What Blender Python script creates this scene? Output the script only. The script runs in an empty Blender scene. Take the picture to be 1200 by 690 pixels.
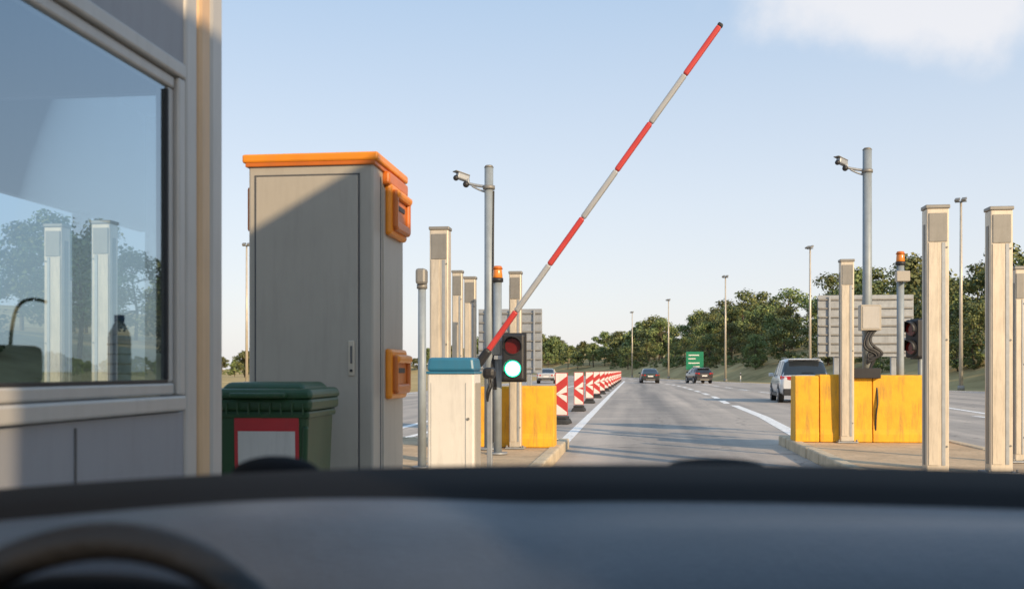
import bpy, bmesh, math, random
import numpy as np
from mathutils import Vector, Matrix, Quaternion
random.seed(7); rng=np.random.default_rng(7)
S=bpy.context.scene
K=0.1208; TH=-math.atan(K)
COL=bpy.context.collection
# ---------------------------------------------------------------- materials
def _n(nt,t,**k):
    n=nt.nodes.new(t)
    for a,b in k.items(): setattr(n,a,b)
    return n
def pm(name,col,rough=.6,metal=0.,var=.15,scale=3.,bump=0.,bscale=60.,dirt=0.,spec=.5,coat=0.,dirtcol=(.10,.085,.065)):
    m=bpy.data.materials.new(name); m.use_nodes=True; nt=m.node_tree; b=nt.nodes['Principled BSDF']
    tc=_n(nt,'ShaderNodeTexCoord')
    no=_n(nt,'ShaderNodeTexNoise'); no.inputs['Scale'].default_value=scale; no.inputs['Detail'].default_value=6; no.inputs['Roughness'].default_value=.62
    nt.links.new(tc.outputs['Object'],no.inputs['Vector'])
    r=_n(nt,'ShaderNodeValToRGB'); r.color_ramp.elements[0].position=.3; r.color_ramp.elements[1].position=.7
    c=col
    r.color_ramp.elements[0].color=(c[0]*(1-var),c[1]*(1-var),c[2]*(1-var),1)
    r.color_ramp.elements[1].color=(min(1,c[0]*(1+var)),min(1,c[1]*(1+var)),min(1,c[2]*(1+var)),1)
    nt.links.new(no.outputs['Fac'],r.inputs['Fac'])
    out=r.outputs['Color']
    if dirt>0:
        mp=_n(nt,'ShaderNodeMapping'); mp.inputs['Scale'].default_value=(9,9,1.2); nt.links.new(tc.outputs['Object'],mp.inputs['Vector'])
        n2=_n(nt,'ShaderNodeTexNoise'); n2.inputs['Scale'].default_value=1.6; n2.inputs['Detail'].default_value=8; n2.inputs['Roughness'].default_value=.7
        nt.links.new(mp.outputs['Vector'],n2.inputs['Vector'])
        mr=_n(nt,'ShaderNodeMapRange'); mr.inputs[1].default_value=.48; mr.inputs[2].default_value=.75; mr.inputs[3].default_value=0; mr.inputs[4].default_value=dirt
        nt.links.new(n2.outputs['Fac'],mr.inputs[0])
        mx=_n(nt,'ShaderNodeMix',data_type='RGBA'); nt.links.new(mr.outputs[0],mx.inputs[0]); nt.links.new(out,mx.inputs[6]); mx.inputs[7].default_value=(*dirtcol,1)
        out=mx.outputs[2]
    nt.links.new(out,b.inputs['Base Color'])
    b.inputs['Roughness'].default_value=rough; b.inputs['Metallic'].default_value=metal
    b.inputs['Specular IOR Level'].default_value=spec
    if coat: b.inputs['Coat Weight'].default_value=coat; b.inputs['Coat Roughness'].default_value=.08
    if bump>0:
        n3=_n(nt,'ShaderNodeTexNoise'); n3.inputs['Scale'].default_value=bscale; n3.inputs['Detail'].default_value=4
        nt.links.new(tc.outputs['Object'],n3.inputs['Vector'])
        bp=_n(nt,'ShaderNodeBump'); bp.inputs['Strength'].default_value=bump; bp.inputs['Distance'].default_value=.01
        nt.links.new(n3.outputs['Fac'],bp.inputs['Height']); nt.links.new(bp.outputs['Normal'],b.inputs['Normal'])
    return m
def emi(name,col,st):
    m=pm(name,col,.3); b=m.node_tree.nodes['Principled BSDF']; b.inputs['Emission Color'].default_value=(*col,1); b.inputs['Emission Strength'].default_value=st; return m
M={}
M['alu']=pm('aluminium',(.58,.51,.41),.42,.25,.08,5,dirt=.45)
M['alud']=pm('aluminium_dark',(.24,.23,.21),.5,.3,.1,5,dirt=.3)
M['galv']=pm('galvanised_steel',(.33,.35,.37),.5,.4,.14,8,dirt=.25)
M['steelp']=pm('mast_paint',(.27,.31,.34),.5,.1,.1,6,dirt=.3)
M['cab']=pm('cabinet_paint',(.39,.355,.30),.45,0,.05,2,.04,90,dirt=.14)
M['cabdark']=pm('cabinet_seam',(.10,.10,.10),.6)
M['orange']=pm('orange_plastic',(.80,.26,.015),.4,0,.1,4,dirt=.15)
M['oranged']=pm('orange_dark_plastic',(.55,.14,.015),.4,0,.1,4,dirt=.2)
M['bin']=pm('green_plastic',(.022,.070,.026),.42,0,.15,4,.05,120,dirt=.25)
M['lred']=pm('label_red',(.50,.035,.04),.5,dirt=.1)
M['lwhite']=pm('label_white',(.60,.58,.54),.55,0,.06,dirt=.2)
M['white']=pm('white_paint',(.72,.69,.64),.45,0,.05,3,dirt=.22)
M['red']=pm('red_paint',(.50,.04,.035),.45,0,.12,3,dirt=.2)
M['armw']=pm('arm_white',(.36,.37,.38),.4,0,.08,3,dirt=.4)
M['blue']=pm('blue_plastic',(.03,.16,.27),.4,0,.08,4,dirt=.2)
M['yellow']=pm('yellow_concrete',(.78,.40,.022),.75,0,.14,3,.25,50,dirt=.6)
M['black']=pm('black_plastic',(.018,.018,.02),.5,0,.2,5)
M['rubber']=pm('rubber',(.03,.03,.03),.85,0,.2,8,.2,80)
M['booth']=pm('booth_panel',(.265,.27,.29),.5,.1,.05,2,.03,60,dirt=.15)
M['boothframe']=pm('booth_window_frame',(.46,.44,.41),.42,.2,.05,3,dirt=.15)
M['boothsunlit']=pm('booth_sunlit_trim',(.60,.40,.23),.45,.1,.08,3,dirt=.2)  # warm beige stands in for sunlight on the corner post strip
M['boothin']=pm('booth_interior',(.10,.09,.08),.8)
M['glassd']=pm('vehicle_glass',(.02,.025,.03),.06,0,.1,spec=.9)
M['tail']=pm('tail_light',(.45,.015,.012),.2,coat=.5)
M['head']=pm('clear_lamp',(.6,.6,.6),.15)
M['rim']=pm('wheel_rim',(.4,.4,.41),.3,.8,.1)
M['plate']=pm('number_plate',(.7,.7,.68),.5)
M['kerb']=pm('kerb_concrete',(.55,.45,.31),.85,0,.22,2.5,.3,40,dirt=.5)
M['island']=pm('island_paving',(.54,.39,.24),.9,0,.25,1.2,.3,30,dirt=.5)
M['conc']=pm('concrete',(.33,.31,.28),.85,0,.15,2,.3,40,dirt=.4)
M['bark']=pm('bark',(.09,.065,.045),.9,0,.3,6,.4,20)
M['signg']=pm('sign_green',(.01,.20,.10),.4)
M['amber']=pm('amber_lens',(.65,.20,.02),.25,0,.1,coat=.4)
M['lensred']=pm('red_lens_off',(.12,.012,.012),.15)
M['green']=emi('green_lens_lit',(.35,1.0,.72),7)
M['greenrim']=emi('green_lens_rim',(.02,.75,.38),1.6)
M['cardash']=pm('dashboard_plastic',(.038,.043,.055),.30,0,.5,2.6,.25,220,spec=.7)
M['dashblack']=pm('cowl_black',(.004,.004,.005),.75,0,.2,3,spec=.15)
M['leather']=pm('wheel_leather',(.008,.008,.009),.42,0,.2,6,.2,120,spec=.4)
M['water']=pm('bottle_plastic',(.80,.88,.90),.15,0,.1)
M['cap']=pm('bottle_cap',(.05,.15,.5),.4)
def window_glass():
    m=bpy.data.materials.new('window_glass'); m.use_nodes=True; nt=m.node_tree; nt.nodes.clear()
    o=_n(nt,'ShaderNodeOutputMaterial'); g=_n(nt,'ShaderNodeBsdfGlossy'); g.inputs['Roughness'].default_value=.012; g.inputs['Color'].default_value=(.64,.80,.93,1)
    t=_n(nt,'ShaderNodeBsdfTransparent'); t.inputs['Color'].default_value=(.68,.77,.80,1)
    f=_n(nt,'ShaderNodeFresnel'); f.inputs['IOR'].default_value=1.8
    a=_n(nt,'ShaderNodeMath',operation='ADD'); a.inputs[1].default_value=.31
    a.use_clamp=True
    x=_n(nt,'ShaderNodeMixShader'); nt.links.new(f.outputs[0],a.inputs[0]); nt.links.new(a.outputs[0],x.inputs[0]); nt.links.new(t.outputs[0],x.inputs[1]); nt.links.new(g.outputs[0],x.inputs[2]); nt.links.new(x.outputs[0],o.inputs[0])
    return m
M['glass']=window_glass()
def asphalt():
    m=bpy.data.materials.new('asphalt'); m.use_nodes=True; nt=m.node_tree; b=nt.nodes['Principled BSDF']
    g=_n(nt,'ShaderNodeNewGeometry')
    mp=_n(nt,'ShaderNodeMapping'); mp.inputs['Rotation'].default_value=(0,0,-TH); nt.links.new(g.outputs['Position'],mp.inputs['Vector'])
    m2=_n(nt,'ShaderNodeMapping'); m2.inputs['Scale'].default_value=(1.3,.035,1); nt.links.new(mp.outputs[0],m2.inputs['Vector'])
    n1=_n(nt,'ShaderNodeTexNoise'); n1.inputs['Scale'].default_value=1.; n1.inputs['Detail'].default_value=5; nt.links.new(m2.outputs[0],n1.inputs['Vector'])
    n2=_n(nt,'ShaderNodeTexNoise'); n2.inputs['Scale'].default_value=.35; n2.inputs['Detail'].default_value=8; n2.inputs['Roughness'].default_value=.7; nt.links.new(mp.outputs[0],n2.inputs['Vector'])
    n3=_n(nt,'ShaderNodeTexNoise'); n3.inputs['Scale'].default_value=45; n3.inputs['Detail'].default_value=3; nt.links.new(mp.outputs[0],n3.inputs['Vector'])
    def add(a,b_,k):
        q=_n(nt,'ShaderNodeMath',operation='MULTIPLY_ADD'); nt.links.new(b_,q.inputs[0]); q.inputs[1].default_value=k
        if isinstance(a,float): q.inputs[2].default_value=a
        else: nt.links.new(a,q.inputs[2])
        return q.outputs[0]
    s=add(-.42,n1.outputs['Fac'],.9); s=add(s,n2.outputs['Fac'],.6); s=add(s,n3.outputs['Fac'],.35)
    # oil darkening in the middle of the booth lane
    sp=_n(nt,'ShaderNodeSeparateXYZ'); nt.links.new(mp.outputs[0],sp.inputs[0])
    ds=_n(nt,'ShaderNodeMath',operation='SUBTRACT'); nt.links.new(sp.outputs['X'],ds.inputs[0]); ds.inputs[1].default_value=.65
    ab=_n(nt,'ShaderNodeMath',operation='ABSOLUTE'); nt.links.new(ds.outputs[0],ab.inputs[0])
    om=_n(nt,'ShaderNodeMapRange',interpolation_type='SMOOTHSTEP'); om.inputs[1].default_value=.1; om.inputs[2].default_value=1.2; om.inputs[3].default_value=-.20; om.inputs[4].default_value=0; nt.links.new(ab.outputs[0],om.inputs[0])
    s=add(s,om.outputs[0],1.)
    r=_n(nt,'ShaderNodeValToRGB'); r.color_ramp.elements[0].position=.20; r.color_ramp.elements[0].color=(.21,.19,.17,1); r.color_ramp.elements[1].position=.70; r.color_ramp.elements[1].color=(.54,.465,.39,1)
    nt.links.new(s,r.inputs['Fac'])
    v=_n(nt,'ShaderNodeTexVoronoi',feature='DISTANCE_TO_EDGE'); v.inputs['Scale'].default_value=.28
    dn=_n(nt,'ShaderNodeTexNoise'); dn.inputs['Scale'].default_value=1.1; dn.inputs['Detail'].default_value=5; nt.links.new(mp.outputs[0],dn.inputs['Vector'])
    va=_n(nt,'ShaderNodeVectorMath',operation='MULTIPLY_ADD'); nt.links.new(dn.outputs['Color'],va.inputs[0]); va.inputs[1].default_value=(1.6,1.6,0); nt.links.new(mp.outputs[0],va.inputs[2])
    nt.links.new(va.outputs[0],v.inputs['Vector'])
    mr=_n(nt,'ShaderNodeMapRange'); mr.inputs[1].default_value=.0; mr.inputs[2].default_value=.011; mr.inputs[3].default_value=.5; mr.inputs[4].default_value=0; nt.links.new(v.outputs['Distance'],mr.inputs[0])
    mx=_n(nt,'ShaderNodeMix',data_type='RGBA'); nt.links.new(mr.outputs[0],mx.inputs[0]); nt.links.new(r.outputs[0],mx.inputs[6]); mx.inputs[7].default_value=(.08,.072,.066,1)
    nt.links.new(mx.outputs[2],b.inputs['Base Color']); b.inputs['Roughness'].default_value=.75
    bp=_n(nt,'ShaderNodeBump'); bp.inputs['Strength'].default_value=.4; bp.inputs['Distance'].default_value=.01; nt.links.new(n3.outputs['Fac'],bp.inputs['Height']); nt.links.new(bp.outputs[0],b.inputs['Normal'])
    return m
M['asphalt']=asphalt()
def roadpaint():
    m=pm('road_marking_paint',(.72,.72,.70),.7,0,.05,3); nt=m.node_tree; b=nt.nodes['Principled BSDF']
    g=_n(nt,'ShaderNodeNewGeometry'); n=_n(nt,'ShaderNodeTexNoise'); n.inputs['Scale'].default_value=6; n.inputs['Detail'].default_value=8; n.inputs['Roughness'].default_value=.75
    nt.links.new(g.outputs['Position'],n.inputs['Vector'])
    r=_n(nt,'ShaderNodeValToRGB'); r.color_ramp.elements[0].position=.34; r.color_ramp.elements[0].color=(.38,.35,.32,1); r.color_ramp.elements[1].position=.48; r.color_ramp.elements[1].color=(.88,.87,.84,1)
    nt.links.new(n.outputs['Fac'],r.inputs['Fac']); nt.links.new(r.outputs[0],b.inputs['Base Color']); return m
M['paint']=roadpaint()
def grass():
    m=bpy.data.materials.new('dry_grass'); m.use_nodes=True; nt=m.node_tree; b=nt.nodes['Principled BSDF']
    g=_n(nt,'ShaderNodeNewGeometry'); n=_n(nt,'ShaderNodeTexNoise'); n.inputs['Scale'].default_value=.12; n.inputs['Detail'].default_value=10; n.inputs['Roughness'].default_value=.7
    nt.links.new(g.outputs['Position'],n.inputs['Vector'])
    r=_n(nt,'ShaderNodeValToRGB'); e=r.color_ramp.elements; e[0].position=.30; e[0].color=(.10,.11,.04,1); e[1].position=.62; e[1].color=(.54,.41,.20,1); k=e.new(.42); k.color=(.38,.28,.13,1)
    nt.links.new(n.outputs['Fac'],r.inputs['Fac']); nt.links.new(r.outputs[0],b.inputs['Base Color']); b.inputs['Roughness'].default_value=.95; b.inputs['Specular IOR Level'].default_value=.1
    return m
M['grass']=grass()
def leaf():
    m=bpy.data.materials.new('leaves'); m.use_nodes=True; nt=m.node_tree; b=nt.nodes['Principled BSDF']
    g=_n(nt,'ShaderNodeNewGeometry'); oi=_n(nt,'ShaderNodeObjectInfo')
    r=_n(nt,'ShaderNodeValToRGB'); e=r.color_ramp.elements; e[0].color=(.070,.095,.038,1); e[1].color=(.22,.225,.08,1); k=e.new(.55); k.color=(.13,.155,.055,1)
    nt.links.new(g.outputs['Random Per Island'],r.inputs['Fac'])
    hs=_n(nt,'ShaderNodeHueSaturation'); mr=_n(nt,'ShaderNodeMapRange'); mr.inputs[3].default_value=.75; mr.inputs[4].default_value=1.5; nt.links.new(oi.outputs['Random'],mr.inputs[0]); nt.links.new(mr.outputs[0],hs.inputs['Value'])
    mh=_n(nt,'ShaderNodeMapRange'); mh.inputs[3].default_value=.47; mh.inputs[4].default_value=.525; nt.links.new(oi.outputs['Random'],mh.inputs[0]); nt.links.new(mh.outputs[0],hs.inputs['Hue'])
    nt.links.new(r.outputs[0],hs.inputs['Color']); nt.links.new(hs.outputs[0],b.inputs['Base Color']); b.inputs['Roughness'].default_value=.6; b.inputs['Specular IOR Level'].default_value=.25
    return m
M['leaf']=leaf()
# ---------------------------------------------------------------- helpers
def empty(name,loc=(0,0,0),rz=0.):
    e=bpy.data.objects.new(name,None); COL.objects.link(e); e.location=loc; e.rotation_euler=(0,0,rz); e.empty_display_size=.2; return e
def road(u,Y,z=0.): return (u+K*Y,Y,z)
def rempty(name,u,Y,z=0.,rz=0.): return empty(name,road(u,Y,z),TH+rz)
def fin(name,me,parent,mats,bev=0,seg=2,smooth=False):
    o=bpy.data.objects.new(name,me); COL.objects.link(o)
    if parent: o.parent=parent
    if not isinstance(mats,(list,tuple)): mats=[mats]
    for m in mats: me.materials.append(M[m] if isinstance(m,str) else m)
    if smooth:
        for p in me.polygons: p.use_smooth=len(p.vertices)<=4
    if bev:
        b=o.modifiers.new('bevel','BEVEL'); b.width=bev; b.segments=seg; b.limit_method='ANGLE'; b.angle_limit=math.radians(35)
    return o
def box(p,name,size,loc,mt,bev=.006,rot=None,top=1.,topy=None):
    bm=bmesh.new(); bmesh.ops.create_cube(bm,size=1)
    if topy is None: topy=top
    for v in bm.verts:
        f=top if v.co.z>0 else 1.; fy=topy if v.co.z>0 else 1.
        v.co=Vector((v.co.x*size[0]*f,v.co.y*size[1]*fy,v.co.z*size[2]))
    me=bpy.data.meshes.new(name); bm.to_mesh(me); bm.free()
    o=fin(name,me,p,mt,bev); o.location=loc
    if rot is not None:
        if isinstance(rot,Quaternion): o.rotation_mode='QUATERNION'; o.rotation_quaternion=rot
        else: o.rotation_euler=rot
    return o
def cyl(p,name,r1,r2,h,loc,mt,rot=None,seg=24,bev=0):
    bm=bmesh.new(); bmesh.ops.create_cone(bm,cap_ends=True,segments=seg,radius1=r1,radius2=r2,depth=h)
    me=bpy.data.meshes.new(name); bm.to_mesh(me); bm.free()
    o=fin(name,me,p,mt,bev,smooth=True); o.location=loc
    if rot is not None:
        if isinstance(rot,Quaternion): o.rotation_mode='QUATERNION'; o.rotation_quaternion=rot
        else: o.rotation_euler=rot
    return o
def pole(p,name,a,b,r1,r2,mt,seg=16):
    a=Vector(a);b=Vector(b);d=b-a
    return cyl(p,name,r1,r2,d.length,(a+b)/2,mt,d.to_track_quat('Z','Y'),seg)
def sph(p,name,r,loc,mt,sc=(1,1,1)):
    bm=bmesh.new(); bmesh.ops.create_uvsphere(bm,u_segments=24,v_segments=14,radius=r)
    for v in bm.verts: v.co=Vector((v.co.x*sc[0],v.co.y*sc[1],v.co.z*sc[2]))
    me=bpy.data.meshes.new(name); bm.to_mesh(me); bm.free(); o=fin(name,me,p,mt,smooth=True); o.location=loc; return o
def tube(p,name,pts,r,mt):
    c=bpy.data.curves.new(name,'CURVE'); c.dimensions='3D'; c.bevel_depth=r; c.bevel_resolution=3
    s=c.splines.new('NURBS'); s.points.add(len(pts)-1)
    for q,w in zip(s.points,pts): q.co=(*w,1)
    s.order_u=3; s.use_endpoint_u=True
    o=bpy.data.objects.new(name,c); COL.objects.link(o); o.parent=p; c.materials.append(M[mt]); return o
def mesh(p,name,vs,fs,mt,bev=0,smooth=False,idx=None):
    me=bpy.data.meshes.new(name); me.from_pydata([tuple(v) for v in vs],[],fs); me.update()
    o=fin(name,me,p,mt,bev,smooth=smooth)
    if idx is not None:
        for q,i in zip(me.polygons,idx): q.material_index=i
    return o
# ---------------------------------------------------------------- world, sun
d=Vector((-.55,.76,-.36)).normalized()
w=bpy.data.worlds.new("World"); S.world=w; w.use_nodes=True; nt=w.node_tree; bg=nt.nodes['Background']
sky=_n(nt,'ShaderNodeTexSky'); sky.sky_type='NISHITA'; sky.sun_disc=False; sky.sun_elevation=math.asin(-d.z); sky.sun_rotation=math.atan2(-d.x,-d.y)
sky.air_density=1.0; sky.dust_density=1.6; sky.ozone_density=1.0; sky.altitude=100
tc=_n(nt,'ShaderNodeTexCoord'); sx=_n(nt,'ShaderNodeSeparateXYZ'); nt.links.new(tc.outputs['Generated'],sx.inputs[0])
def mth(op,a,b=None,clamp=False):
    q=_n(nt,'ShaderNodeMath',operation=op); q.use_clamp=clamp
    for i,v in enumerate((a,b)):
        if v is None: continue
        if isinstance(v,(int,float)): q.inputs[i].default_value=v
        else: nt.links.new(v,q.inputs[i])
    return q.outputs[0]
ysafe=mth('MAXIMUM',sx.outputs['Y'],.05)
px=mth('DIVIDE',sx.outputs['X'],ysafe); pz=mth('DIVIDE',sx.outputs['Z'],ysafe)
a=mth('DIVIDE',mth('SUBTRACT',px,.40),.19); b_=mth('DIVIDE',mth('SUBTRACT',pz,.366),.060)
rr=mth('SQRT',mth('ADD',mth('MULTIPLY',a,a),mth('MULTIPLY',b_,b_)))
cn=_n(nt,'ShaderNodeTexNoise'); cn.inputs['Scale'].default_value=9; cn.inputs['Detail'].default_value=8; cn.inputs['Roughness'].default_value=.55; nt.links.new(tc.outputs['Generated'],cn.inputs['Vector'])
rr=mth('ADD',rr,mth('MULTIPLY',mth('SUBTRACT',cn.outputs['Fac'],.5),2.2))
mk=_n(nt,'ShaderNodeMapRange',interpolation_type='SMOOTHSTEP'); mk.inputs[1].default_value=1.3; mk.inputs[2].default_value=.35; mk.inputs[3].default_value=0; mk.inputs[4].default_value=.8; nt.links.new(rr,mk.inputs[0])
# haze: pale towards the horizon, over the physical sky
hz=_n(nt,'ShaderNodeMapRange'); hz.inputs[1].default_value=.0; hz.inputs[2].default_value=.45; nt.links.new(sx.outputs['Z'],hz.inputs[0])
hr=_n(nt,'ShaderNodeValToRGB'); e_=hr.color_ramp.elements; e_[0].position=0; e_[0].color=(.97,.94,.94,1); e_[1].position=1; e_[1].color=(.37,.58,.85,1); q_=e_.new(.35); q_.color=(.79,.85,.94,1)
nt.links.new(hz.outputs[0],hr.inputs['Fac'])
sc_=_n(nt,'ShaderNodeVectorMath',operation='SCALE'); nt.links.new(hr.outputs[0],sc_.inputs[0]); sc_.inputs['Scale'].default_value=6.8
m1=_n(nt,'ShaderNodeMix',data_type='RGBA'); m1.inputs[0].default_value=.78; nt.links.new(sky.outputs[0],m1.inputs[6]); nt.links.new(sc_.outputs[0],m1.inputs[7])
m2=_n(nt,'ShaderNodeMix',data_type='RGBA'); nt.links.new(mk.outputs[0],m2.inputs[0]); nt.links.new(m1.outputs[2],m2.inputs[6]); m2.inputs[7].default_value=(6.2,6.1,6.2,1)
nt.links.new(m2.outputs[2],bg.inputs['Color']); bg.inputs['Strength'].default_value=.15
sl=bpy.data.lights.new('sun','SUN'); sl.energy=5; sl.angle=math.radians(.5); sl.color=(1,.76,.48)
so=bpy.data.objects.new('sun',sl); COL.objects.link(so); so.rotation_mode='QUATERNION'; so.rotation_quaternion=d.to_track_quat('-Z','Y'); so.location=(10,-15,20)
# ---------------------------------------------------------------- ground & road
def grid_ground():
    xs=[-2500,-600,-200,-60,60,200,600,2500]; ys=[-800,-100,0,100,300,700,1500,4000]
    vs=[(x,y,0) for y in ys for x in xs]; n=len(xs)
    fs=[(j*n+i,j*n+i+1,(j+1)*n+i+1,(j+1)*n+i) for j in range(len(ys)-1) for i in range(n-1)]
    return mesh(None,'ground',vs,fs,'grass')
grid_ground()
Ys=[-40,20,41,65,80,90,118,157,190,230,300,380,470]
Lx=[-20,-11,-8.5,-5,-3,-2,2,5.5,6,4,-6,-26,-60]
Rx=[38,36,32.5,27.6,25.8,24.9,23.2,22.3,21,19,11,-8,-42]
vs=[];fs=[]
for i,(y,l,r) in enumerate(zip(Ys,Lx,Rx)):
    vs+=[(l,y,.004),(r,y,.004)]
    if i: fs.append((2*i-2,2*i-1,2*i+1,2*i))
mesh(None,'road',vs,fs,'asphalt')
def line(name,pts,wd,dash=None,par=None,z=.009):
    vs=[];fs=[]
    pts=[Vector((x,y,0)) for x,y in pts]
    segs=[(pts[i],pts[i+1]) for i in range(len(pts)-1)]
    pos=0.
    def quad(a,b):
        t=(b-a).normalized(); n=Vector((-t.y,t.x,0))*wd/2; k=len(vs)
        for q in (a-n,b-n,b+n,a+n): vs.append((q.x,q.y,z))
        fs.append((k,k+1,k+2,k+3))
    for a_,b2 in segs:
        L=(b2-a_).length; t=(b2-a_)/L
        if not dash: quad(a_,b2); continue
        s=-(pos%(dash[0]+dash[1]))
        while s<L:
            s0=max(0,s); s1=min(L,s+dash[0])
            if s1>s0+.05: quad(a_+t*s0,a_+t*s1)
            s+=sum(dash)
        pos+=L
    return mesh(par,name,vs,fs,'paint')
rm=empty('road_markings')
line('left_edge_line',[road(-1.25,17.2)[:2],road(-1.3,60)[:2],road(-1.3,120)[:2],(12.5,190),(2,300)],.20,par=rm)
line('lane_line_solid',[(5.45,19.5),(6.75,27.5),(7.95,36.6)],.28,par=rm)
line('lane_line_dashed',[(8.1,38.5),(9.5,48),(10.7,57.7),(13.0,78),(14.6,95),(16.0,125),(15.9,157),(14.5,190),(6,300)],.26,(4,3),par=rm)
line('lane_line_outer',[(12.4,24),(13.6,45),(14.6,62),(17,90),(19.2,118)],.22,(4,4),par=rm,z=.010)
line('lane_line_merge',[(7.4,25),(8.9,31),(10.9,38),(12.6,43)],.2,(3,2.2),par=rm,z=.011)
line('right_edge_line',[(32,30),(29.5,45),(26,65),(23.5,90),(22,118),(21.3,157),(20,190),(10,300)],.2,par=rm)
line('side_line',[(13.2,27),(14.9,36),(17.0,48)],.22,par=rm)
line('opp_line',[road(-5.1,14)[:2],road(-5.1,36)[:2],road(-5.0,110)[:2]],.2,par=rm)
line('opp_line_2',[road(-4.5,14)[:2],road(-3.6,34)[:2]],.16,(3,2),par=rm)
line('opp_edge',[(-9.5,15),(-7.6,41),(-2.2,80),(2,110)],.18,par=rm)
# islands
def island(name,u0,u1,Y0,Y1):
    e=rempty(name,0,0)
    w0=.16; r=.9
    c=math.sqrt(1+K*K)
    a0,a1=Y0*c,Y1*c
    y=a0; i=0
    while y<a1-.1:
        L=min(1.0,a1-y)
        for u in (u0+w0/2,u1-w0/2): box(e,'kerb_stone',(w0,L-.012,.17),(u+random.uniform(-.005,.005),y+L/2,.075+random.uniform(-.005,.005)),'kerb',.022)
        y+=L; i+=1
    box(e,'end_kerb',(u1-u0-2*w0-.012,w0,.17),((u0+u1)/2,a1-w0/2,.075),'kerb',.018)
    box(e,'paving',(u1-u0-2*w0-.012,a1-a0-w0-.01,.15),((u0+u1)/2,(a0+a1-w0)/2,.07),'island',0)
    return e
island('traffic_island',-3.9,-1.07,-8,16.4)
island('traffic_island',2.4,4.95,-8,17.6)
# hill / embankment path
P=[(46,-60),(42,0),(38,25),(34,50),(30,70),(27.6,95),(26,120),(25.5,157),(24,190),(15,260),(-12,330),(-60,385),(-150,430),(-300,450),(-520,450)]
def samp(step):
    out=[];acc=0;nxt=0
    for i in range(len(P)-1):
        a=Vector(P[i]);b=Vector(P[i+1]);L=(b-a).length;t=(b-a)/L
        while nxt<=acc+L:
            q=a+t*(nxt-acc)
            na=(Vector(P[i+1])-Vector(P[max(0,i-1)])).normalized(); nb=(Vector(P[min(len(P)-1,i+2)])-Vector(P[i])).normalized()
            tt=na.lerp(nb,(nxt-acc)/L).normalized()
            out.append((q,Vector((tt.y,-tt.x)),nxt)); nxt+=step
        acc+=L
    return out
def fadeh(s): return (1. if s<400 else max(.15,1-(s-400)/130))
def hz_(o,s):
    f=fadeh(s)*(1+.35*math.sin(s/31.)*.5)
    if o<0: return -.1
    if o<2: return -.1+.3*o/2
    return (.2+4.0*(1-math.exp(-(o-2)/11))+.07*(o-2))*f
sp=samp(8); offs=[0,2,4,7,11,16,24,40,70,120]
vs=[];fs=[];n=len(offs)
for j,(q,nn,s) in enumerate(sp):
    for o in offs:
        p_=q+nn*o; vs.append((p_.x,p_.y,hz_(o,s)+ (random.uniform(-.25,.25) if o>3 else 0)))
    if j:
        for i in range(n-1): k=(j-1)*n+i; fs.append((k,k+1,k+n+1,k+n))
mesh(None,'hill',vs,fs,'grass',smooth=True)
# trees
def tree_mesh(name,h,seed,leaves=2600,lsz=.30,wide=.42):
    r=np.random.default_rng(seed); V=[];F=[];MI=[]
    def limb(a,b,r1,r2,k=7):
        a=np.array(a,float);b=np.array(b,float);dd=b-a; L=np.linalg.norm(dd); dd/=L
        x=np.cross(dd,[.3,.9,.1]); x/=np.linalg.norm(x); y=np.cross(dd,x); s=len(V)
        for i in range(k):
            t=2*math.pi*i/k; V.append(a+(x*math.cos(t)+y*math.sin(t))*r1)
        for i in range(k):
            t=2*math.pi*i/k; V.append(b+(x*math.cos(t)+y*math.sin(t))*r2)
        for i in range(k): F.append((s+i,s+(i+1)%k,s+k+(i+1)%k,s+k+i)); MI.append(0)
    top=np.array([r.uniform(-.3,.3),r.uniform(-.3,.3),h*.72]); mid=np.array([r.uniform(-.2,.2),r.uniform(-.2,.2),h*.33])
    limb((0,0,-.6),mid,h*.022,h*.016); limb(mid,top,h*.016,h*.005)
    cl=[]
    nc=24
    for i in range(nc):
        t=r.uniform(.0,1.); z=h*(.18+.76*t); prof=math.sin(math.pi*min(1,(t*.78+.20)))**.6
        ang=r.uniform(0,2*math.pi); rad=h*wide*prof*math.sqrt(r.uniform(.08,1))*r.uniform(.7,1.15)
        c=np.array([math.cos(ang)*rad,math.sin(ang)*rad,z]); cl.append((c,h*r.uniform(.07,.15)))
        st=mid+(top-mid)*min(1,max(0,(z/h-.35)/.5)); limb(st,c,h*.006,h*.002,5)
    cl.append((top+np.array([0,0,h*.18]),h*.10))
    per=leaves//len(cl)
    for c,rad in cl:
        m=int(per*(rad/(h*.11))**1.6)+20
        dv=r.normal(size=(m,3)); dv/=np.linalg.norm(dv,axis=1)[:,None]
        rr_=rad*r.uniform(.45,1.12,size=m)[:,None]; pos=c+dv*rr_*np.array([1.15,1.15,.8])
        nr=dv*.9+r.normal(size=(m,3))*.45+np.array([0,0,.35]); nr/=np.linalg.norm(nr,axis=1)[:,None]
        ax=np.cross(nr,r.normal(size=(m,3))); ax/=np.linalg.norm(ax,axis=1)[:,None]; ay=np.cross(nr,ax)
        sz=lsz*r.uniform(.45,1.,size=m)[:,None]
        for i in range(m):
            s=len(V); x=ax[i]*sz[i]*.5; y=ay[i]*sz[i]*.36
            V.extend([pos[i]-x,pos[i]-y*1.1,pos[i]+x,pos[i]+y]); F.append((s,s+1,s+2,s+3)); MI.append(1)
    me=bpy.data.meshes.new(name); me.from_pydata([tuple(v) for v in V],[],F); me.materials.append(M['bark']); me.materials.append(M['leaf'])
    me.polygons.foreach_set('material_index',MI); me.update(); return me
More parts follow.
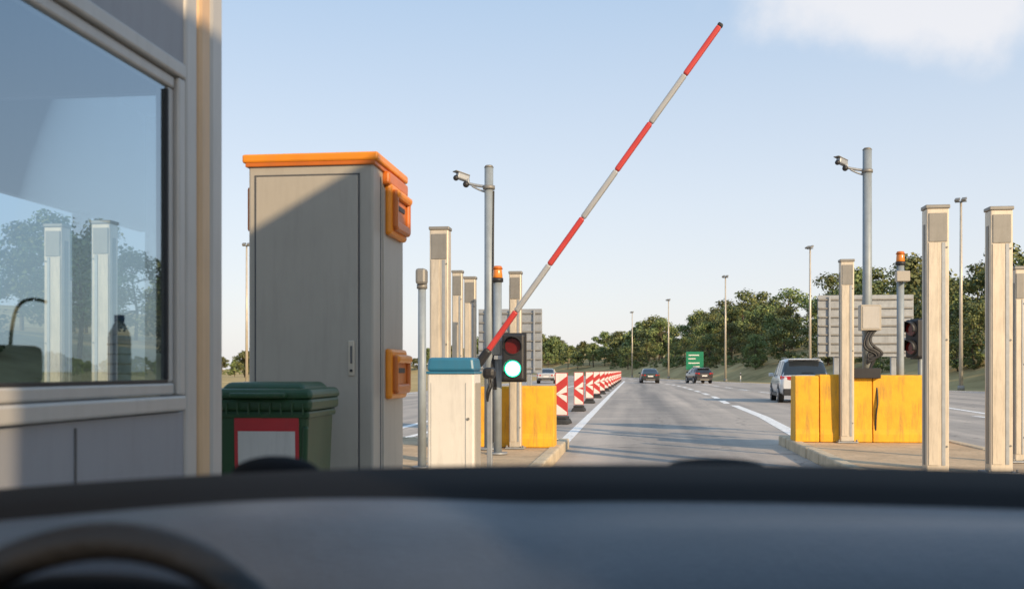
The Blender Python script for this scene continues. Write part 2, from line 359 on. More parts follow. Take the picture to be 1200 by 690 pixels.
TM=[tree_mesh('tree_a',7,1,2300,.36),tree_mesh('tree_b',7.5,2,2400,.38,.36),tree_mesh('tree_c',6.5,3,2100,.33,.46),tree_mesh('tree_d',7,4,2200,.36,.33),tree_mesh('tree_e',6,5,2000,.32,.5)]
FT=[tree_mesh('far_tree_a',7,21,1000,.62),tree_mesh('far_tree_b',7,22,1000,.6,.36),tree_mesh('far_tree_c',6.5,23,900,.58,.46)]
BM=[tree_mesh('bush_a',2.4,11,600,.26,.55),tree_mesh('bush_b',2.0,12,500,.24,.62)]
fo=empty('forest')
def inst(me,loc,s,name='tree_crown'):
    o=bpy.data.objects.new(name,me); COL.objects.link(o); o.parent=fo; o.location=loc; o.rotation_euler=(0,0,random.uniform(0,6.28)); o.scale=(s*random.uniform(.9,1.15),s*random.uniform(.9,1.15),s)
for q,nn,s in samp(4.6):
    far=s>300
    if far and random.random()<.2: continue
    if q.y<5: continue
    for off,pr in ((8,.72),(14,.88),(22,.85),(31,.5)):
        if random.random()>pr: continue
        o=off+random.uniform(-2.5,2.5); p_=q+nn*o+Vector((random.uniform(-1,1),random.uniform(-1.2,1.2)))
        sc=random.choice([.6,.8,.9,1.,1.1,1.3])*(.70 if off<12 else 1.04)*(.7+.4*fadeh(s))*(1.2 if q.y<62 else .96)
        inst(random.choice(FT if far else TM),(p_.x,p_.y,hz_(o,s)-.1),sc)
    if not far:
        for _ in range(2):
            o=random.uniform(4.5,8); p_=q+nn*o+Vector((0,random.uniform(-2,2)))
            if random.random()<.55: inst(random.choice(BM),(p_.x,p_.y,hz_(o,s)-.15),random.uniform(.45,1.2),'bush')
for i in range(60):
    y=random.uniform(180,330); x=-.28*y+random.uniform(-55,25)
    inst(random.choice(FT+BM),(x,y,0),random.uniform(.5,.85))
# ---------------------------------------------------------------- street furniture
def lamp(x,y,h=12,rz=0):
    e=empty('street_lamp',(x,y,0),rz)
    cyl(e,'base',.22,.2,.3,(0,0,.15),'conc'); pole(e,'pole',(0,0,0),(0,0,h),.13,.07,'alu')
    box(e,'crossbar',(.7,.07,.07),(0,0,h-.05),'galv')
    for i in (-1,1): box(e,'floodlight_%d'%(i+2),(.28,.42,.14),(i*.2,-.1,h+.08),'alud',.02,(math.radians(25),0,0))
for x,y in ((28.5,65),(26.2,90),(24.6,118),(24,157),(22.3,190)): lamp(x,y,12,random.uniform(-1.1,-.5))
lamp(-22.8,88); lamp(33,40)
def cctv(p,z,arm=.34,side=-1):
    tube(p,'camera_arm',[(0,0,z-.22),(side*arm*.55,0,z-.20),(side*arm*.9,0,z-.16)],.022,'galv')
    tube(p,'camera_arm_brace',[(0,0,z-.30),(side*arm*.4,0,z-.27),(side*arm*.7,0,z-.20)],.014,'galv')
    r_=(0,math.radians(-12*side),math.radians(-40*side))
    box(p,'camera_housing',(.19,.09,.09),(side*(arm+.03),-.02,z-.08),'galv',.018,r_)
    box(p,'camera_hood',(.23,.11,.014),(side*(arm+.045),-.02,z-.027),'alud',.005,r_)
    cyl(p,'collar',.085,.085,.05,(0,0,z-.23),'alud')
    sph(p,'camera_lens',.040,(side*(arm+.11),-.09,z-.10),'black')
    sph(p,'camera_dome',.045,(side*(arm-.02),-.02,z-.18),'black')
    box(p,'camera_bracket',(.05,.05,.08),(side*(arm-.04),0,z-.14),'galv',.01)
# left mast
e=rempty('camera_mast',-2.05,14.3,.15)
cyl(e,'base_plate',.17,.17,.03,(0,0,.015),'galv'); pole(e,'mast',(0,0,.02),(0,0,3.93),.066,.062,'steelp'); cyl(e,'cap',.068,.05,.03,(0,0,3.945),'alud'); cctv(e,3.88)
tube(e,'cable',[(.07,-.03,.1),(.09,-.05,1.2),(.06,-.05,2.4),(.07,-.02,3.6)],.012,'black')
# right mast
e=rempty('camera_mast',3.64,16.1,.15)
cyl(e,'base_plate',.22,.20,.04,(0,0,.02),'galv'); cyl(e,'foot',.13,.07,.5,(0,0,.29),'cab'); pole(e,'mast',(0,0,.1),(-.0,0,4.57),.075,.07,'steelp'); cyl(e,'cap',.075,.05,.03,(0,0,4.58),'alud'); cctv(e,4.46,.36)
box(e,'junction_box',(.31,.2,.40),(.0,-.17,1.92),'cab',.012); box(e,'box_door',(.25,.006,.34),(.0,-.275,1.92),'boothframe',.003)
for i in range(9):
    a=random.uniform(-.07,.07); tube(e,'cable_%d'%i,[(.04+a,-.2,1.74),(-.16+a,-.26,1.5+a),(.20+a,-.24,1.34),(-.12,-.24,1.2+a),(.14,-.22,1.44+a*2),(-.02,-.22,1.1)],.015,'black')
box(e,'control_box',(.40,.2,.16),(-.10,-.38,1.06),'black',.01)
tube(e,'riser_cable',[(.05,-.3,1.0),(.08,-.42,.7),(.03,-.40,.35),(.05,-.36,.02)],.014,'black')
# columns (light curtains)
def column(u,Y,h=2.85,wd=.23,lamp_=False):
    e=rempty('detector_column',u,Y,.15)
    box(e,'base_plate',(wd+.1,wd+.1,.02),(0,0,.01),'galv',.004)
    box(e,'profile',(wd,wd*.8,h-.06),(0,0,.02+(h-.06)/2),'alu',.012)
    box(e,'front_strip_left',(.10*wd/.23,.008,h-.5),(-wd*.2,-wd*.4-.004,(h-.5)/2+.1),'alu',.003)
    box(e,'sensor_window',(.035*wd/.23,.006,h-.5),(wd*.25,-wd*.4-.003,(h-.5)/2+.1),'galv',.001)
    box(e,'side_channel',(.006,wd*.3,h-.3),(-wd*.5-.003,0,(h-.3)/2+.1),'alud',.001)
    box(e,'head_panel',(wd*.8,.01,.3),(0,-wd*.4-.005,h-.24),'alud',.003)
    box(e,'cap',(wd+.02,wd*.8+.02,.04),(0,0,h-.02),'alud',.008)
    for z in (.3,h*.5,h-.45): cyl(e,'bolt',.01,.01,.01,(wd*.4,-wd*.4-.004,z),'alud',(math.pi/2,0,0),8)
    for s_ in (-1,1): cyl(e,'anchor',.014,.014,.04,(s_*(wd/2+.03),-wd/2-.02,.03),'alud',None,8)
    return e
column(-2.365,12.4,2.83)
column(3.19,10.9); column(3.90,11.0)
column(3.23,15.7,2.80,.2); column(-1.70,14.5,2.50,.17); column(-2.47,15.3,2.5,.17)
column(-2.78,16.0,2.66,.16)
column(4.60,12.3,2.35,.11)
e=rempty('lamp_post',-2.42,11.6,.15); pole(e,'post',(0,0,0),(0,0,2.1),.05,.045,'steelp'); box(e,'lamp_head',(.12,.16,.18),(0,-.02,2.16),'alud',.03); cyl(e,'collar',.06,.06,.05,(0,0,2.05),'alud'); cyl(e,'base_plate',.11,.11,.02,(0,0,.01),'galv')
def beacon(u,Y,h,light=False):
    e=rempty('warning_beacon',u,Y,.15)
    cyl(e,'base_plate',.13,.13,.025,(0,0,.0125),'galv'); pole(e,'pole',(0,0,0),(0,0,h-.22),.055,.055,'steelp')
    cyl(e,'collar',.075,.075,.05,(0,0,h-.21),'black'); cyl(e,'lens',.066,.058,.12,(0,0,h-.125),'amber',bev=.01); cyl(e,'cap',.07,.05,.04,(0,0,h-.045),'oranged')
    return e
e=beacon(-1.82,13.5,2.5)
box(e,'terminal_box',(.12,.1,.2),(0,-.08,1.4),'alud',.01)
for i in range(3): tube(e,'cable_%d'%i,[(-.03,-.06,1.35),(-.10+.03*i,-.08,1.15),(-.02,-.07,1.0),(-.05+.02*i,-.05,.85)],.009,'black')
e=beacon(4.11,15.9,2.97)
box(e,'terminal_box',(.20,.14,.16),(-.0,-.12,2.55),'cab',.01)
box(e,'side_bracket',(.34,.14,.16),(.19,-.1,.62),'galv',.01,(0,.12,0)); 
def tlight(u,Y,zc,face=0,lit=True,off=.0):
    e=rempty('traffic_light',u,Y,zc,face)
    box(e,'housing',(.29,.16,.60),(0,0,0),'black',.03)
    box(e,'backboard',(.33,.012,.64),(0,.05,0),'black',.02)
    for i,(z,m_) in enumerate(((.145,'lensred'),(-.145,'green' if lit else 'lensred'))):
        cyl(e,'bezel_%d'%i,.115,.115,.02,(0,-.085,z),'black',(math.pi/2,0,0),32)
        if m_=='green': cyl(e,'lens_rim',.108,.108,.012,(0,-.095,z),'greenrim',(math.pi/2,0,0),32); cyl(e,'lens_lit',.092,.092,.012,(0,-.100,z),m_,(math.pi/2,0,0),32)
        else: cyl(e,'lens_%d'%i,.1,.1,.012,(0,-.096,z),m_,(math.pi/2,0,0),32)
        vs=[];fs=[];k=20
        for j in range(k+1):
            t=math.radians(-20)+math.radians(220)*j/k
            for (rr2,yy) in ((.118,-.09),(.118,-.24+.07*abs(math.cos(t)))): vs.append((math.cos(t)*rr2,yy,z+math.sin(t)*rr2))
            if j: fs.append((2*j-2,2*j-1,2*j+1,2*j))
        o=mesh(e,'visor_%d'%i,vs,fs,'black',smooth=True); sd=o.modifiers.new('s','SOLIDIFY'); sd.thickness=.006
    box(e,'mount',(.12,.05,.05),(-.2,.03,.0),'galv',.005)
    return e
tlight(-1.585,13.3,1.42)
e=tlight(4.40,16.1,1.75,math.radians(-62),False)
pole(e,'support_pole',(0,.1,-1.6),(0,.1,.3),.04,.04,'steelp')
# barrier machine
e=rempty('barrier_gate',-1.345,7.6,.15)
box(e,'plinth',(.38,.36,.04),(0,0,.02),'conc',.01)
box(e,'housing',(.345,.32,1.05),(0,0,.565),'white',.014)
box(e,'side_door',(.006,.26,.9),(.1755,0,.56),'cab',.002)
box(e,'front_door_edge_l',(.003,.004,.9),(-.145,-.1605,.56),'galv',.001); box(e,'front_door_edge_r',(.004,.004,.9),(.11,-.161,.56),'galv',.001)
cyl(e,'lock',.010,.010,.01,(.13,-.163,.75),'alud',(math.pi/2,0,0))
box(e,'lid',(.355,.335,.10),(0,0,1.145),'blue',.02,top=.93); box(e,'lid_band',(.36,.34,.02),(0,0,1.085),'blue',.004)
A=Vector((.17,.30,1.20)); B=Vector((1.955,.28,3.665)); dv=(B-A); q=dv.to_track_quat('Z','Y')
cyl(e,'drive_shaft',.045,.045,.16,(.10,.22,1.10),'black',(math.pi/2,0,0)); box(e,'arm_clamp',(.11,.06,.16),A+dv*-.0,'black',.02,q)
for i in range(7):
    c0=A+dv*(i/7); c1=A+dv*((i+1)/7)
    box(e,'arm_%s_%d'%(('red','white')[i%2],i),(.072-.003*i,.04,(c1-c0).length-.001),(c0+c1)/2,('red','armw')[i%2],.012,q)
box(e,'arm_tip',(.05,.042,.03),B+dv.normalized()*.01,'black',.01,q)
box(e,'sensor_head',(.10,.1,.09),(.20,.42,1.08),'black',.03); box(e,'sensor_bracket',(.04,.04,1.0),(.20,.45,.5),'galv',.005)
for i in range(2): tube(e,'cable_%d'%i,[(.18,.4,1.12),(.22+.02*i,.38,1.0),(.18+.02*i,.38,.93),(.19,.40,.86)],.008,'black')
# payment cabinet
e=rempty('payment_cabinet',-1.86,6.22,.15)
box(e,'plinth',(.70,.70,.08),(0,0,.04),'conc',.01)
box(e,'body',(.735,.735,2.20),(0,0,1.18),'cab',.012)
box(e,'door',(.60,.012,2.06),(-.02,-.372,1.18),'cab',.004)
for nm,s_,l_ in (('seam_l',(.008,.004,2.08),(-.326,-.3695,1.18)),('seam_r',(.008,.004,2.08),(.286,-.3695,1.18)),('seam_t',(.62,.004,.008),(-.02,-.3695,2.217))): box(e,nm,s_,l_,'cabdark',0)
box(e,'handle_plate',(.035,.008,.20),(.245,-.382,1.17),'alu',.012); box(e,'handle_slot',(.012,.008,.10),(.245,-.388,1.19),'cabdark',.004); cyl(e,'keyhole',.008,.008,.01,(.245,-.388,1.10),'black',(math.pi/2,0,0))
box(e,'side_seam',(.004,.008,2.1),(.369,-.20,1.18),'cabdark',0); box(e,'side_panel',(.008,.50,2.0),(.370,.10,1.18),'cab',.003)
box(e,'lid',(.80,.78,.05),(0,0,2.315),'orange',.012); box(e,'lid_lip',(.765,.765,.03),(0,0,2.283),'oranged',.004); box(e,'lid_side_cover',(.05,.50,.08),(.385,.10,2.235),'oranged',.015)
def hood(z,sgn,h=.34):
    nm='upper' if z>1.5 else 'lower'
    x=sgn*.368; yc=.10
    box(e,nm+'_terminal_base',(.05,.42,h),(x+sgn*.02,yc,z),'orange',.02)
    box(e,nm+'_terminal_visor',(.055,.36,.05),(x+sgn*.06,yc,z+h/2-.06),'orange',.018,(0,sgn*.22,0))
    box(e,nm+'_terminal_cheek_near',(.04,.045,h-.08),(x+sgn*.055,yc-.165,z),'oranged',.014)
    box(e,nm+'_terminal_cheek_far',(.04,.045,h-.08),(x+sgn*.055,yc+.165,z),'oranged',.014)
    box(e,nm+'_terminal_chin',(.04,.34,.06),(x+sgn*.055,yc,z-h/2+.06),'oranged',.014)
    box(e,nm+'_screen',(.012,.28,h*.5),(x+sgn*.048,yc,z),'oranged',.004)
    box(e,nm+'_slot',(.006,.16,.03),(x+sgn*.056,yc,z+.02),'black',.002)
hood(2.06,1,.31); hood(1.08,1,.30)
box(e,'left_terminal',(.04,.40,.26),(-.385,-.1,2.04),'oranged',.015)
# wheelie bin
def wbin(u,Y,z,mt='bin',label=True,name='wheelie_bin',rz=0,sc=1):
    e=rempty(name,u,Y,z,rz); e.scale=(sc,sc,1)
    box(e,'body',(.44,.46,.86),(0,0,.50),mt,.03,top=1.14,topy=1.16)
    box(e,'foot',(.40,.40,.06),(0,0,.05),mt,.015)
    box(e,'rim',(.55,.57,.06),(0,0,.935),mt,.018); box(e,'rim_lower',(.52,.545,.035),(0,0,.885),mt,.01)
    for i in range(-4,5):
        box(e,'rim_rib',(.008,.012,.055),(i*.058,-.29,.915),mt,.002)
    box(e,'lid',(.57,.60,.05),(0,0,.988),mt,.02,top=.95); box(e,'lid_dome',(.46,.48,.035),(0,0,1.025),mt,.016,top=.86)
    box(e,'lid_grip',(.30,.04,.025),(0,-.31,.98),mt,.01)
    tube(e,'handle',[(-.25,.28,.95),(-.25,.36,1.0),(0,.37,1.0),(.25,.36,1.0),(.25,.28,.95)],.016,mt)
    for s_ in (-1,1):
        cyl(e,'wheel',.10,.10,.05,(s_*.23,.22,.10),'rubber',(0,math.pi/2,0)); box(e,'corner_rib',(.03,.03,.7),(s_*.225,-.245,.48),mt,.01,(math.radians(2.4),math.radians(2.3*s_),0))
    if label:
        box(e,'label_border',(.345,.004,.262),(.03,-.2605,.745),'lred',0,(math.radians(2.45),0,0)); box(e,'label_paper',(.305,.004,.165),(.03,-.2625,.723),'lwhite',0,(math.radians(2.45),0,0))
    return e
wbin(-1.83,5.22,.15,rz=math.radians(2),sc=.93)
wbin(25.0-K*60,60,0,'black',False)
# yellow concrete blocks
def block(par,name,wd,loc,h=1.03,dep=.5):
    pr=[(-dep/2,0),(-dep/2,.12),(-dep/2*.94,.2),(-dep/2*.86,h-.03),(-dep/2*.8,h),(dep/2*.8,h),(dep/2*.86,h-.03),(dep/2*.94,.2),(dep/2,.12),(dep/2,0)]
    vs=[];n=len(pr)
    for x in (-wd/2,wd/2):
        vs+=[(x+(.0),y,z) for y,z in pr]
    fs=[(i,(i+1)%n,n+(i+1)%n,n+i) for i in range(n)]+[tuple(range(n))[::-1],tuple(range(n,2*n))]
    o=mesh(par,name,vs,fs,'yellow',.014); o.location=loc; return o
e=rempty('concrete_barrier',3.47,15.95,.15)
block(e,'block_1',.36,(-.82,-.02,0),1.02); block(e,'block_2',.78,(-.235,0,0),1.04); block(e,'block_3',.82,(.58,.02,0),1.03)
e=rempty('concrete_barrier',-1.93,14.95,.15)
block(e,'block_1',.56,(.48,0,0),.88); block(e,'block_2',.60,(-.12,.02,0),.87); block(e,'block_3',.6,(-.74,.0,0),.88)
def signback(u,Y,wd,z0,z1,name='traffic_sign'):
    e=rempty(name,u,Y,0)
    box(e,'panel',(wd,.03,z1-z0),(0,0,(z0+z1)/2),'galv',.004)
    n=7
    for i in range(n): box(e,'rib_%d'%i,(wd-.02,.03,.028),(0,-.03,z0+(i+.5)*(z1-z0)/n),'alud',.004)
    for i in (-1,0,1): box(e,'stiffener',(.035,.02,z1-z0-.04),(i*wd*.38,-.056,(z0+z1)/2),'galv',.003)
    for s_ in (-1,1): box(e,'post',(.09,.09,z1-.05),(s_*wd*.3,.07,(z1-.05)/2),'galv',.006)
signback(4.17,18.6,1.68,1.5,2.62); signback(-2.45,20,1.25,1.2,2.45)
e=empty('road_sign',(23.2,130,0),-.1)
box(e,'panel',(2.2,.06,2.3),(0,0,2.5),'signg',.03); 
for s_ in (-.7,.7): pole(e,'post',(s_,.1,0),(s_,.1,3.6),.06,.06,'galv')
for i,(x,z,l) in enumerate(((-.1,3.2,1.3),(-.35,2.75,.9),(-.1,2.2,1.4),(.2,1.75,.8))): box(e,'text_%d'%i,(l,.01,.14),(x,-.036,z),'white',0)
for x,y in ((27.4,84),(26.9,92),(25.0,112),(30.3,64)):
    e=empty('marker_post',(x,y,0)); box(e,'post',(.12,.10,1.0),(0,0,.5),'white',.03,top=.9); box(e,'band',(.125,.105,.2),(0,0,.82),'black',.02)
# delineators: striped board with one bold arrow
def chevpanel(u,Y):
    e=rempty('delineator_panel',u,Y,0,math.radians(random.uniform(-5,5)))
    box(e,'foot',(.42,.80,.12),(0,0,.06),'rubber',.03,top=.8); box(e,'foot_2',(.3,.5,.06),(0,0,.15),'rubber',.02)
    W,H,z0=.30,1.0,.20
    box(e,'board',(W,.03,H),(0,0,z0+H/2),'red',.008)
    vs=[];fs=[]; xl,xr=-W/2+.018,W/2-.018; y=-.0185
    def poly(pts):
        k=len(vs); vs.extend([(x,y,z) for x,z in pts]); fs.append(tuple(range(k,k+len(pts))))
    zc=z0+.5; 
    poly([(xl,zc),(xr,zc-.20),(xr,zc-.04),(xl+.12,zc+.0)]); poly([(xl,zc+.004),(xl+.12,zc+.004),(xr,zc+.044),(xr,zc+.204)])
    poly([(xl,zc+.22),(xr,zc+.42),(xr,zc+.485),(xl,zc+.485)]); poly([(xl,zc-.22),(xl,zc-.485),(xr,zc-.485),(xr,zc-.42)])
    mesh(e,'chevrons',vs,fs,'white')
for i in range(14): chevpanel(-1.74-.01*i,24+7.5*i)
# ---------------------------------------------------------------- vehicles
def car(name,loc,rz,paint,kind='suv',L=4.5,W=1.84,H=1.68):
    e=empty(name,loc,rz)
    m=pm(name+'_paint',paint,.28,.25,.04,3,coat=.7)
    h=L/2; w=W/2
    if kind=='suv':
        st=[(-h,.42,.86,.95,.80,.99),(-h+.08,.34,.95,1.0,.86,1.06),(-h+.20,.30,.985,1.03,.80,1.22),(-h+.42,.28,1,1.04,.74,H-.10),(-h+.62,.28,1,1.04,.73,H-.03),(-.5,.28,1,1.03,.74,H),(.25,.28,1,1.02,.74,H-.02),(.62,.28,1,1.01,.74,H-.11),(1.22,.28,1,1.0,.82,1.06),(h-.35,.30,.97,.92,.80,.97),(h-.1,.34,.88,.80,.72,.84),(h,.42,.76,.68,.62,.72)]
    else:
        st=[(-h,.40,.84,.86,.78,.90),(-h+.08,.32,.94,.92,.84,.96),(-h+.30,.27,.985,.94,.84,1.00),(-h+.62,.25,1,.95,.76,1.18),(-h+1.05,.25,1,.95,.70,H-.06),(-h+1.35,.25,1,.95,.70,H-.01),(-.1,.25,1,.94,.71,H),(.3,.25,1,.93,.71,H-.05),(1.0,.25,1,.92,.80,.98),(h-.4,.27,.97,.82,.80,.87),(h-.1,.32,.87,.70,.7,.74),(h,.40,.76,.60,.6,.64)]
    vs=[];fs=[];mi=[]
    def sec(y,zb,f,zt,fr,zr):
        ww=w*f; wr=w*fr; half=[(0,zb),(ww*.82,zb),(ww*.97,zb+.10),(ww,zb+(zt-zb)*.5),(ww*.975,zt-.05),(ww*.94,zt),(wr+(ww*.94-wr)*.12,zr-(zr-zt)*.12),(wr*.86,zr),(0,zr+.015)]
        r_=[(x,y,z) for x,z in half]; l_=[(-x,y,z) for x,z in half[1:-1]][::-1]
        return r_+l_
    N=16
    for i,s_ in enumerate(st):
        vs+=sec(*s_)
        if i:
            for j in range(N):
                k=(j+1)%N; fs.append(((i-1)*N+j,(i-1)*N+k,i*N+k,i*N+j))
                tall=(s_[5]-s_[3]>.12) ; tallp=(st[i-1][5]-st[i-1][3]>.12)
                side=j in (5,10); topf=j in (6,7,8,9)
                g=0
                if side and tall and tallp: g=1
                if topf and (abs(s_[5]-st[i-1][5])/max(.01,s_[0]-st[i-1][0])>.42) and (tall or tallp): g=1
                mi.append(g)
    fs.append(tuple(range(N))[::-1]); mi.append(0); fs.append(tuple(range((len(st)-1)*N,len(st)*N))); mi.append(0)
    o=mesh(e,'body',vs,fs,[m,M['glassd']],idx=mi,smooth=True)
    bm=bmesh.new(); bm.from_mesh(o.data); bmesh.ops.recalc_face_normals(bm,faces=bm.faces); bm.to_mesh(o.data); bm.free()
    for s_ in (-1,1):
        for y in ((-1.15,-.15) if kind=='suv' else (-.55,.15)):
            box(e,'pillar',(.02,.07,H-1.08),(s_*w*.875,y,(H+1.0)/2-.02),m,.005,(0,-s_*math.radians(17 if kind=='suv' else 24),0))
        for y in (-h+.82,h-.85):
            cyl(e,'wheel_arch',.385,.385,.04,(s_*(w-.012),y,.36),'black',(0,math.pi/2,0),28)
            cyl(e,'tyre',.335,.335,.22,(s_*(w-.095),y,.335),'rubber',(0,math.pi/2,0),28,.03); cyl(e,'rim',.22,.20,.02,(s_*(w+.018),y,.335),'rim',(0,math.pi/2*s_,0),20)
            for a in range(5): box(e,'spoke_gap',(.01,.05,.10),(s_*(w+.028),y+math.cos(a*1.257)*.13,.335+math.sin(a*1.257)*.13),'black',.003,(a*1.257-math.pi/2,0,0))
        box(e,'mirror',(.2,.12,.14),(s_*(w+.06),.75,1.08 if kind=='suv' else .99),m,.03)
        zt=.98 if kind=='suv' else .82
        box(e,'tail_light',(.34,.10,.15),(s_*w*.72,-h+.05,zt-.03),'tail',.03,(0,0,s_*.25)); box(e,'tail_light_side',(.04,.28,.14),(s_*w*.955,-h+.22,zt),'tail',.015)
        box(e,'headlight',(.34,.12,.13),(s_*w*.62,h-.08,.68),'head',.03,(0,0,-s_*.3)); box(e,'reflector',(.22,.02,.04),(s_*w*.62,-h-.015,.48),'tail',.008)
        if kind=='suv': box(e,'roof_rail',(.03,1.9,.035),(s_*w*.66,-.55,H+.03),'alud',.01)
        box(e,'sill',(.03,L-2.4,.12),(s_*(w-.012),0,.30),'black',.01)
    box(e,'rear_bumper',(W*.88,.12,.26),(0,-h+.02,.42),'black',.04); box(e,'front_bumper',(W*.8,.12,.2),(0,h-.03,.42),'black',.04)
    box(e,'number_plate',(.52,.012,.115),(0,-h-.012,.74 if kind=='suv' else .68),'plate',.003)
    box(e,'chrome_strip',(.8,.012,.03),(0,-h-.006,.86 if kind=='suv' else .79),'rim',.004)
    box(e,'skid_plate',(.9,.02,.08),(0,-h-.045,.36),'alud',.01)
    if kind=='suv': box(e,'spoiler',(1.2,.22,.03),(0,-h+.38,H-.055),m,.012,(-.15,0,0)); box(e,'rear_wiper',(.45,.01,.015),(.1,-h+.12,1.17),'black',0,(-.9,0,0))
    box(e,'grille',(.9,.03,.14),(0,h+.0,.58),'black',.01)
    return e
car('suv_car',(11.6,41.5,0.004),math.radians(-9),(.62,.63,.64),'suv',4.6,1.88,1.72)
car('sedan_car',(13.8,103,.004),math.radians(-4),(.03,.045,.04),'sedan',4.4,1.78,1.45)
car('hatchback_car',(18.4,101,.004),math.radians(6),(.035,.03,.035),'suv',4.1,1.76,1.5)
car('sedan_car',(3.4,100,.004),math.radians(-4),(.5,.5,.5),'sedan',4.4,1.78,1.45)
# ---------------------------------------------------------------- toll booths
def booth(u,Y,side=1,Wd=1.9,L=3.3,H=3.0,shade_fascia=0.):
    e=rempty('toll_booth',u,Y,0)
    s=side; z0=.15
    def bx(n,sz,l,m,bev=.004,**k): return box(e,n,sz,(l[0]*s,l[1],l[2]),m,bev,**k)
    bx('corner_post_outer',(.12,.115,H-z0),(-.06,-.0575,(H+z0)/2),'boothframe',.02)
    bx('corner_post_sunlit',(.12,.10,H-z0),(-.055,-.167,(H+z0)/2),'boothsunlit',.02)  # sunlit strip of the post, its light put into the base colour
    bx('corner_post_inner',(.10,.09,H-z0),(-.052,-.264,(H+z0)/2),'boothframe',.012)
    y1=-.31; y0=-L
    bx('wall_lower',(.06,y1-y0-.004,1.115-z0),(-.04,(y0+y1)/2,(1.115+z0)/2),'booth')
    bx('wall_upper',(.06,y1-y0-.004,H-2.265),(-.04,(y0+y1)/2,(H+2.265)/2),'booth')
    bx('wall_rear_pier',(.06,.5,1.14),(-.04,y0+.25,1.69),'booth')
    bx('panel_seam',(.006,.008,.95),(-.0095,-.98,.62),'cabdark',0)
    wy1=y1-.02; wy0=y0+.52; zc=1.69
    for n_,a_,th,x in (('outer',.05,.06,-.03),('inner',.04,.05,-.042)):
        o_=0 if n_=='outer' else .0525
        zb=1.118+o_; zt=2.262-o_
        bx('window_frame_%s_bottom'%n_,(th,wy1-wy0-2*o_-.004,a_),(x+.01,(wy0+wy1)/2,zb+a_/2),'boothframe',.008)
        bx('window_frame_%s_top'%n_,(th,wy1-wy0-2*o_-.004,a_),(x+.01,(wy0+wy1)/2,zt-a_/2),'boothframe',.008)
        for yy in (wy1-o_-a_/2,wy0+o_+a_/2): bx('window_frame_%s_side'%n_,(th-.004,a_,zt-zb-2*a_-.002),(x+.008,yy,(zb+zt)/2),'boothframe',.008)
    g=1.118+.0935; t=2.262-.0935; ge=wy1-.0935
    bx('window_gasket_b',(.012,wy1-wy0-.2,.010),(-.016,(wy0+wy1)/2,g+.004),'black',0); bx('window_gasket_s',(.012,.010,t-g-.02),(-.016,ge-.004,(g+t)/2),'black',0)
    vs=[(-.021*s,wy0+.09,g-.01),(-.021*s,ge+.01,g-.01),(-.021*s,ge+.01,t+.01),(-.021*s,wy0+.09,t+.01)]
    mesh(e,'window_pane',vs,[(0,1,2,3)],'glass')
    bx('end_wall_lower',(Wd-.14,.05,1.15-z0),(-Wd/2-.05,-.05,(1.15+z0)/2),'booth'); bx('end_wall_upper',(Wd-.14,.05,H-2.25),(-Wd/2-.05,-.05,(H+2.25)/2),'booth')
    bx('end_mullion',(.08,.05,1.1),(-Wd*.55,-.05,1.70),'boothframe')
    mesh(e,'end_pane',[(-.13*s,-.05,1.15),(-(Wd-.05)*s,-.05,1.15),(-(Wd-.05)*s,-.05,2.25),(-.13*s,-.05,2.25)],[(0,1,2,3)],'glass')
    bx('near_wall',(Wd-.14,.05,H-z0),(-Wd/2-.05,y0+.03,(H+z0)/2),'booth')
    bx('back_wall_lower',(.05,L-.2,1.1-z0),(-Wd+.03,-L/2,(1.1+z0)/2),'booth'); bx('back_wall_upper',(.05,L-.2,H-2.2),(-Wd+.03,-L/2,(H+2.2)/2),'booth')
    bx('back_post',(.12,.12,H-z0),(-Wd+.06,-.06,(H+z0)/2),'boothframe'); 
    for yy in (-1.3,-2.4): bx('back_mullion',(.06,.12,1.12),(-Wd+.04,yy,1.65),'boothin')
    bx('roof',(Wd+.24,L+.2,.12),(-Wd/2,-L/2,H+.06),'boothframe',.01); bx('floor',(Wd-.12,L-.15,.05),(-Wd/2,-L/2,z0+.03),'boothin',0)
    if shade_fascia: bx('shadow_fascia',(Wd+.1,L,shade_fascia),(-Wd/2,-L/2,H+.12+shade_fascia/2),'boothframe',.01)  # made-up block above the roof, added to cast a higher shadow edge
    bx('counter',(.55,L-.6,.04),(-.36,-L/2,1.19),'boothin',.005)
    return e
e=booth(-1.5,3.73)
bz=1.21; bx_,by_=-.085,-.60
cyl(e,'water_bottle',.034,.034,.15,(bx_,by_,bz+.075),'water',bev=.008); cyl(e,'water_bottle_neck',.033,.013,.04,(bx_,by_,bz+.17),'water'); cyl(e,'water_bottle_cap',.015,.015,.02,(bx_,by_,bz+.20),'cap')
for z in (.03,.06,.09,.12): cyl(e,'bottle_ring',.0355,.0355,.005,(bx_,by_,bz+z),'alud')
box(e,'monitor',(.04,.42,.30),(-.42,-1.35,1.48),'black',.01,(0,0,.5)); box(e,'monitor_stand',(.1,.1,.12),(-.42,-1.35,1.27),'black',.01)
box(e,'receipt_printer',(.14,.16,.11),(-.25,-.92,bz+.055),'black',.02); box(e,'paper_tray',(.2,.25,.05),(-.3,-1.5,bz+.03),'white',.01)
tube(e,'microphone',[(-.2,-.98,bz),(-.2,-.98,1.38),(-.18,-.94,1.46),(-.14,-.90,1.44)],.005,'black')
for i in range(5): tube(e,'cable_%d'%i,[(-.14,-1.3-.02*i,bz),(-.16-.02*i,-1.25,1.35),(-.15,-1.28-.03*i,1.5)],.008,'black')
booth(2.85,.75,-1,1.35,3.4,3.0,1.75)  # unseen booth behind right; size and added fascia shape shadow on cabinet and wall
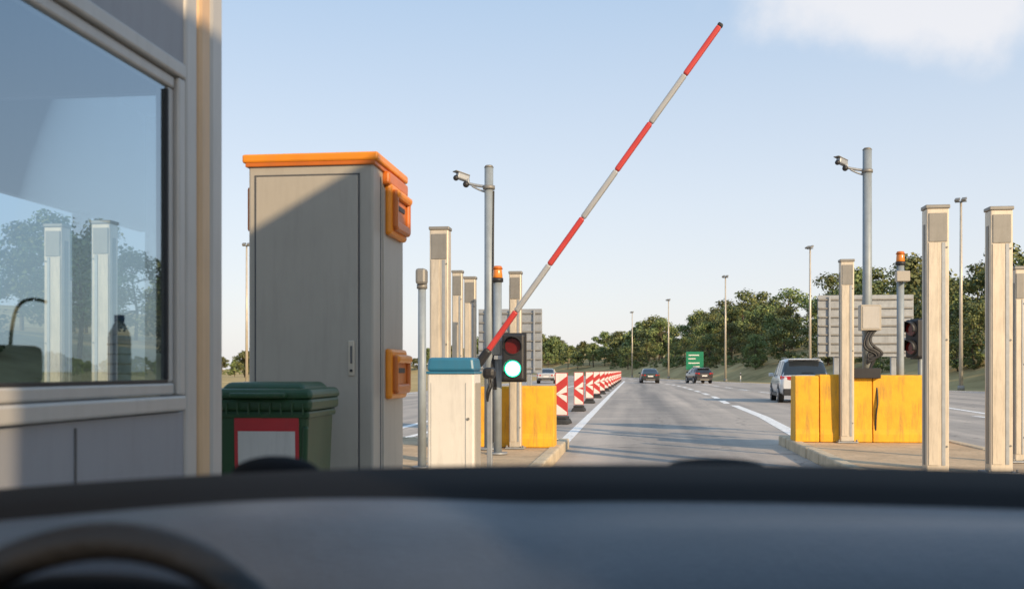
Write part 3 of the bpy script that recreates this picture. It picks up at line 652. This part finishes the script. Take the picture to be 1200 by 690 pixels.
# ---------------------------------------------------------------- car interior (the viewer's car)
e=rempty('car_interior',0,0,0)
def dash():
    prof=[(.66,.80,0),(.70,.985,0),(.74,1.045,0),(.80,1.082,0),(.86,1.101,0),(.92,1.116,0),(.96,1.119,0),(.99,1.124,1),(1.03,1.138,1),(1.06,1.142,1),(1.12,1.147,1),(1.20,1.149,1),(1.30,1.10,1),(1.36,.95,1)]
    xs=np.linspace(-.85,1.15,61); vs=[];fs=[];mi=[];n=len(prof)
    for i,x in enumerate(xs):
        c=((x-.2)/.8)
        for (y,z,m_) in prof:
            zz=z-.026*c*c-.003*math.sin(3*x)
            if y<1.0: zz+=.012*math.exp(-((x+.35)/.2)**2)*math.exp(-((y-.93)/.1)**2)
            k_=max(0.,min(1.,(1.0-y)/.12))
            zz-=.020*k_*math.exp(-((x+.10)/.06)**2)
            if y<.95: zz+=.008*math.exp(-((x-.35)/.3)**2)
            vs.append((x,y-.05*c*c,zz))
        if i:
            for j in range(n-1): k=(i-1)*n+j; fs.append((k,k+n,k+n+1,k+1)); mi.append(prof[j][2])
    o=mesh(e,'dashboard',vs,fs,['cardash','dashblack'],idx=mi,smooth=True); o.modifiers.new('s','SUBSURF').render_levels=2
    o.modifiers['s'].levels=1
dash()
bpy.ops.mesh.primitive_torus_add(major_radius=.18,minor_radius=.015,major_segments=64,minor_segments=16)
o=bpy.context.object; o.name='steering_wheel'; o.parent=e; o.location=(-.40,.68,.952); o.rotation_euler=(math.radians(68),0,0); o.data.materials.append(M['leather'])
for p_ in o.data.polygons: p_.use_smooth=True
sph(e,'instrument_hood',.17,(-.42,.76,.985),'dashblack',(1.15,.45,.62))
sph(e,'steering_hub',.07,(-.40,.70,.93),'leather',(1,.4,.8)); pole(e,'steering_spoke_l',(-.57,.69,.94),(-.43,.70,.93),.015,.02,'leather'); pole(e,'steering_spoke_r',(-.23,.69,.94),(-.37,.70,.93),.015,.02,'leather')
sph(e,'wiper_arm_hub',.06,(-.47,1.30,1.114),'dashblack',(1.0,.6,.40)); sph(e,'wiper_blade',.1,(.10,1.30,1.131),'dashblack',(.6,.3,.10))
box(e,'roof',(1.5,1.55,.04),(.25,-.83,1.50),'black',.02)
for x in (-.62,1.12):
    box(e,'door',(.06,2.2,.6),(x,-.6,.68),'black',.03); box(e,'door_pillar',(.05,.12,.58),(x+(.06 if x<0 else -.06),-.75,1.22),'black',.02)
# ---------------------------------------------------------------- camera
cd=bpy.data.cameras.new('camera'); cam=bpy.data.objects.new('camera',cd); COL.objects.link(cam); S.camera=cam
cam.location=(0,0,1.25); cam.rotation_euler=(math.radians(90),0,0); cd.lens=36; cd.sensor_width=36; cd.shift_y=.0742; cd.clip_start=.05; cd.clip_end=6000
cd.dof.use_dof=True; cd.dof.focus_distance=14; cd.dof.aperture_fstop=4
S.view_settings.view_transform='Standard'; S.view_settings.look='None'; S.view_settings.exposure=0
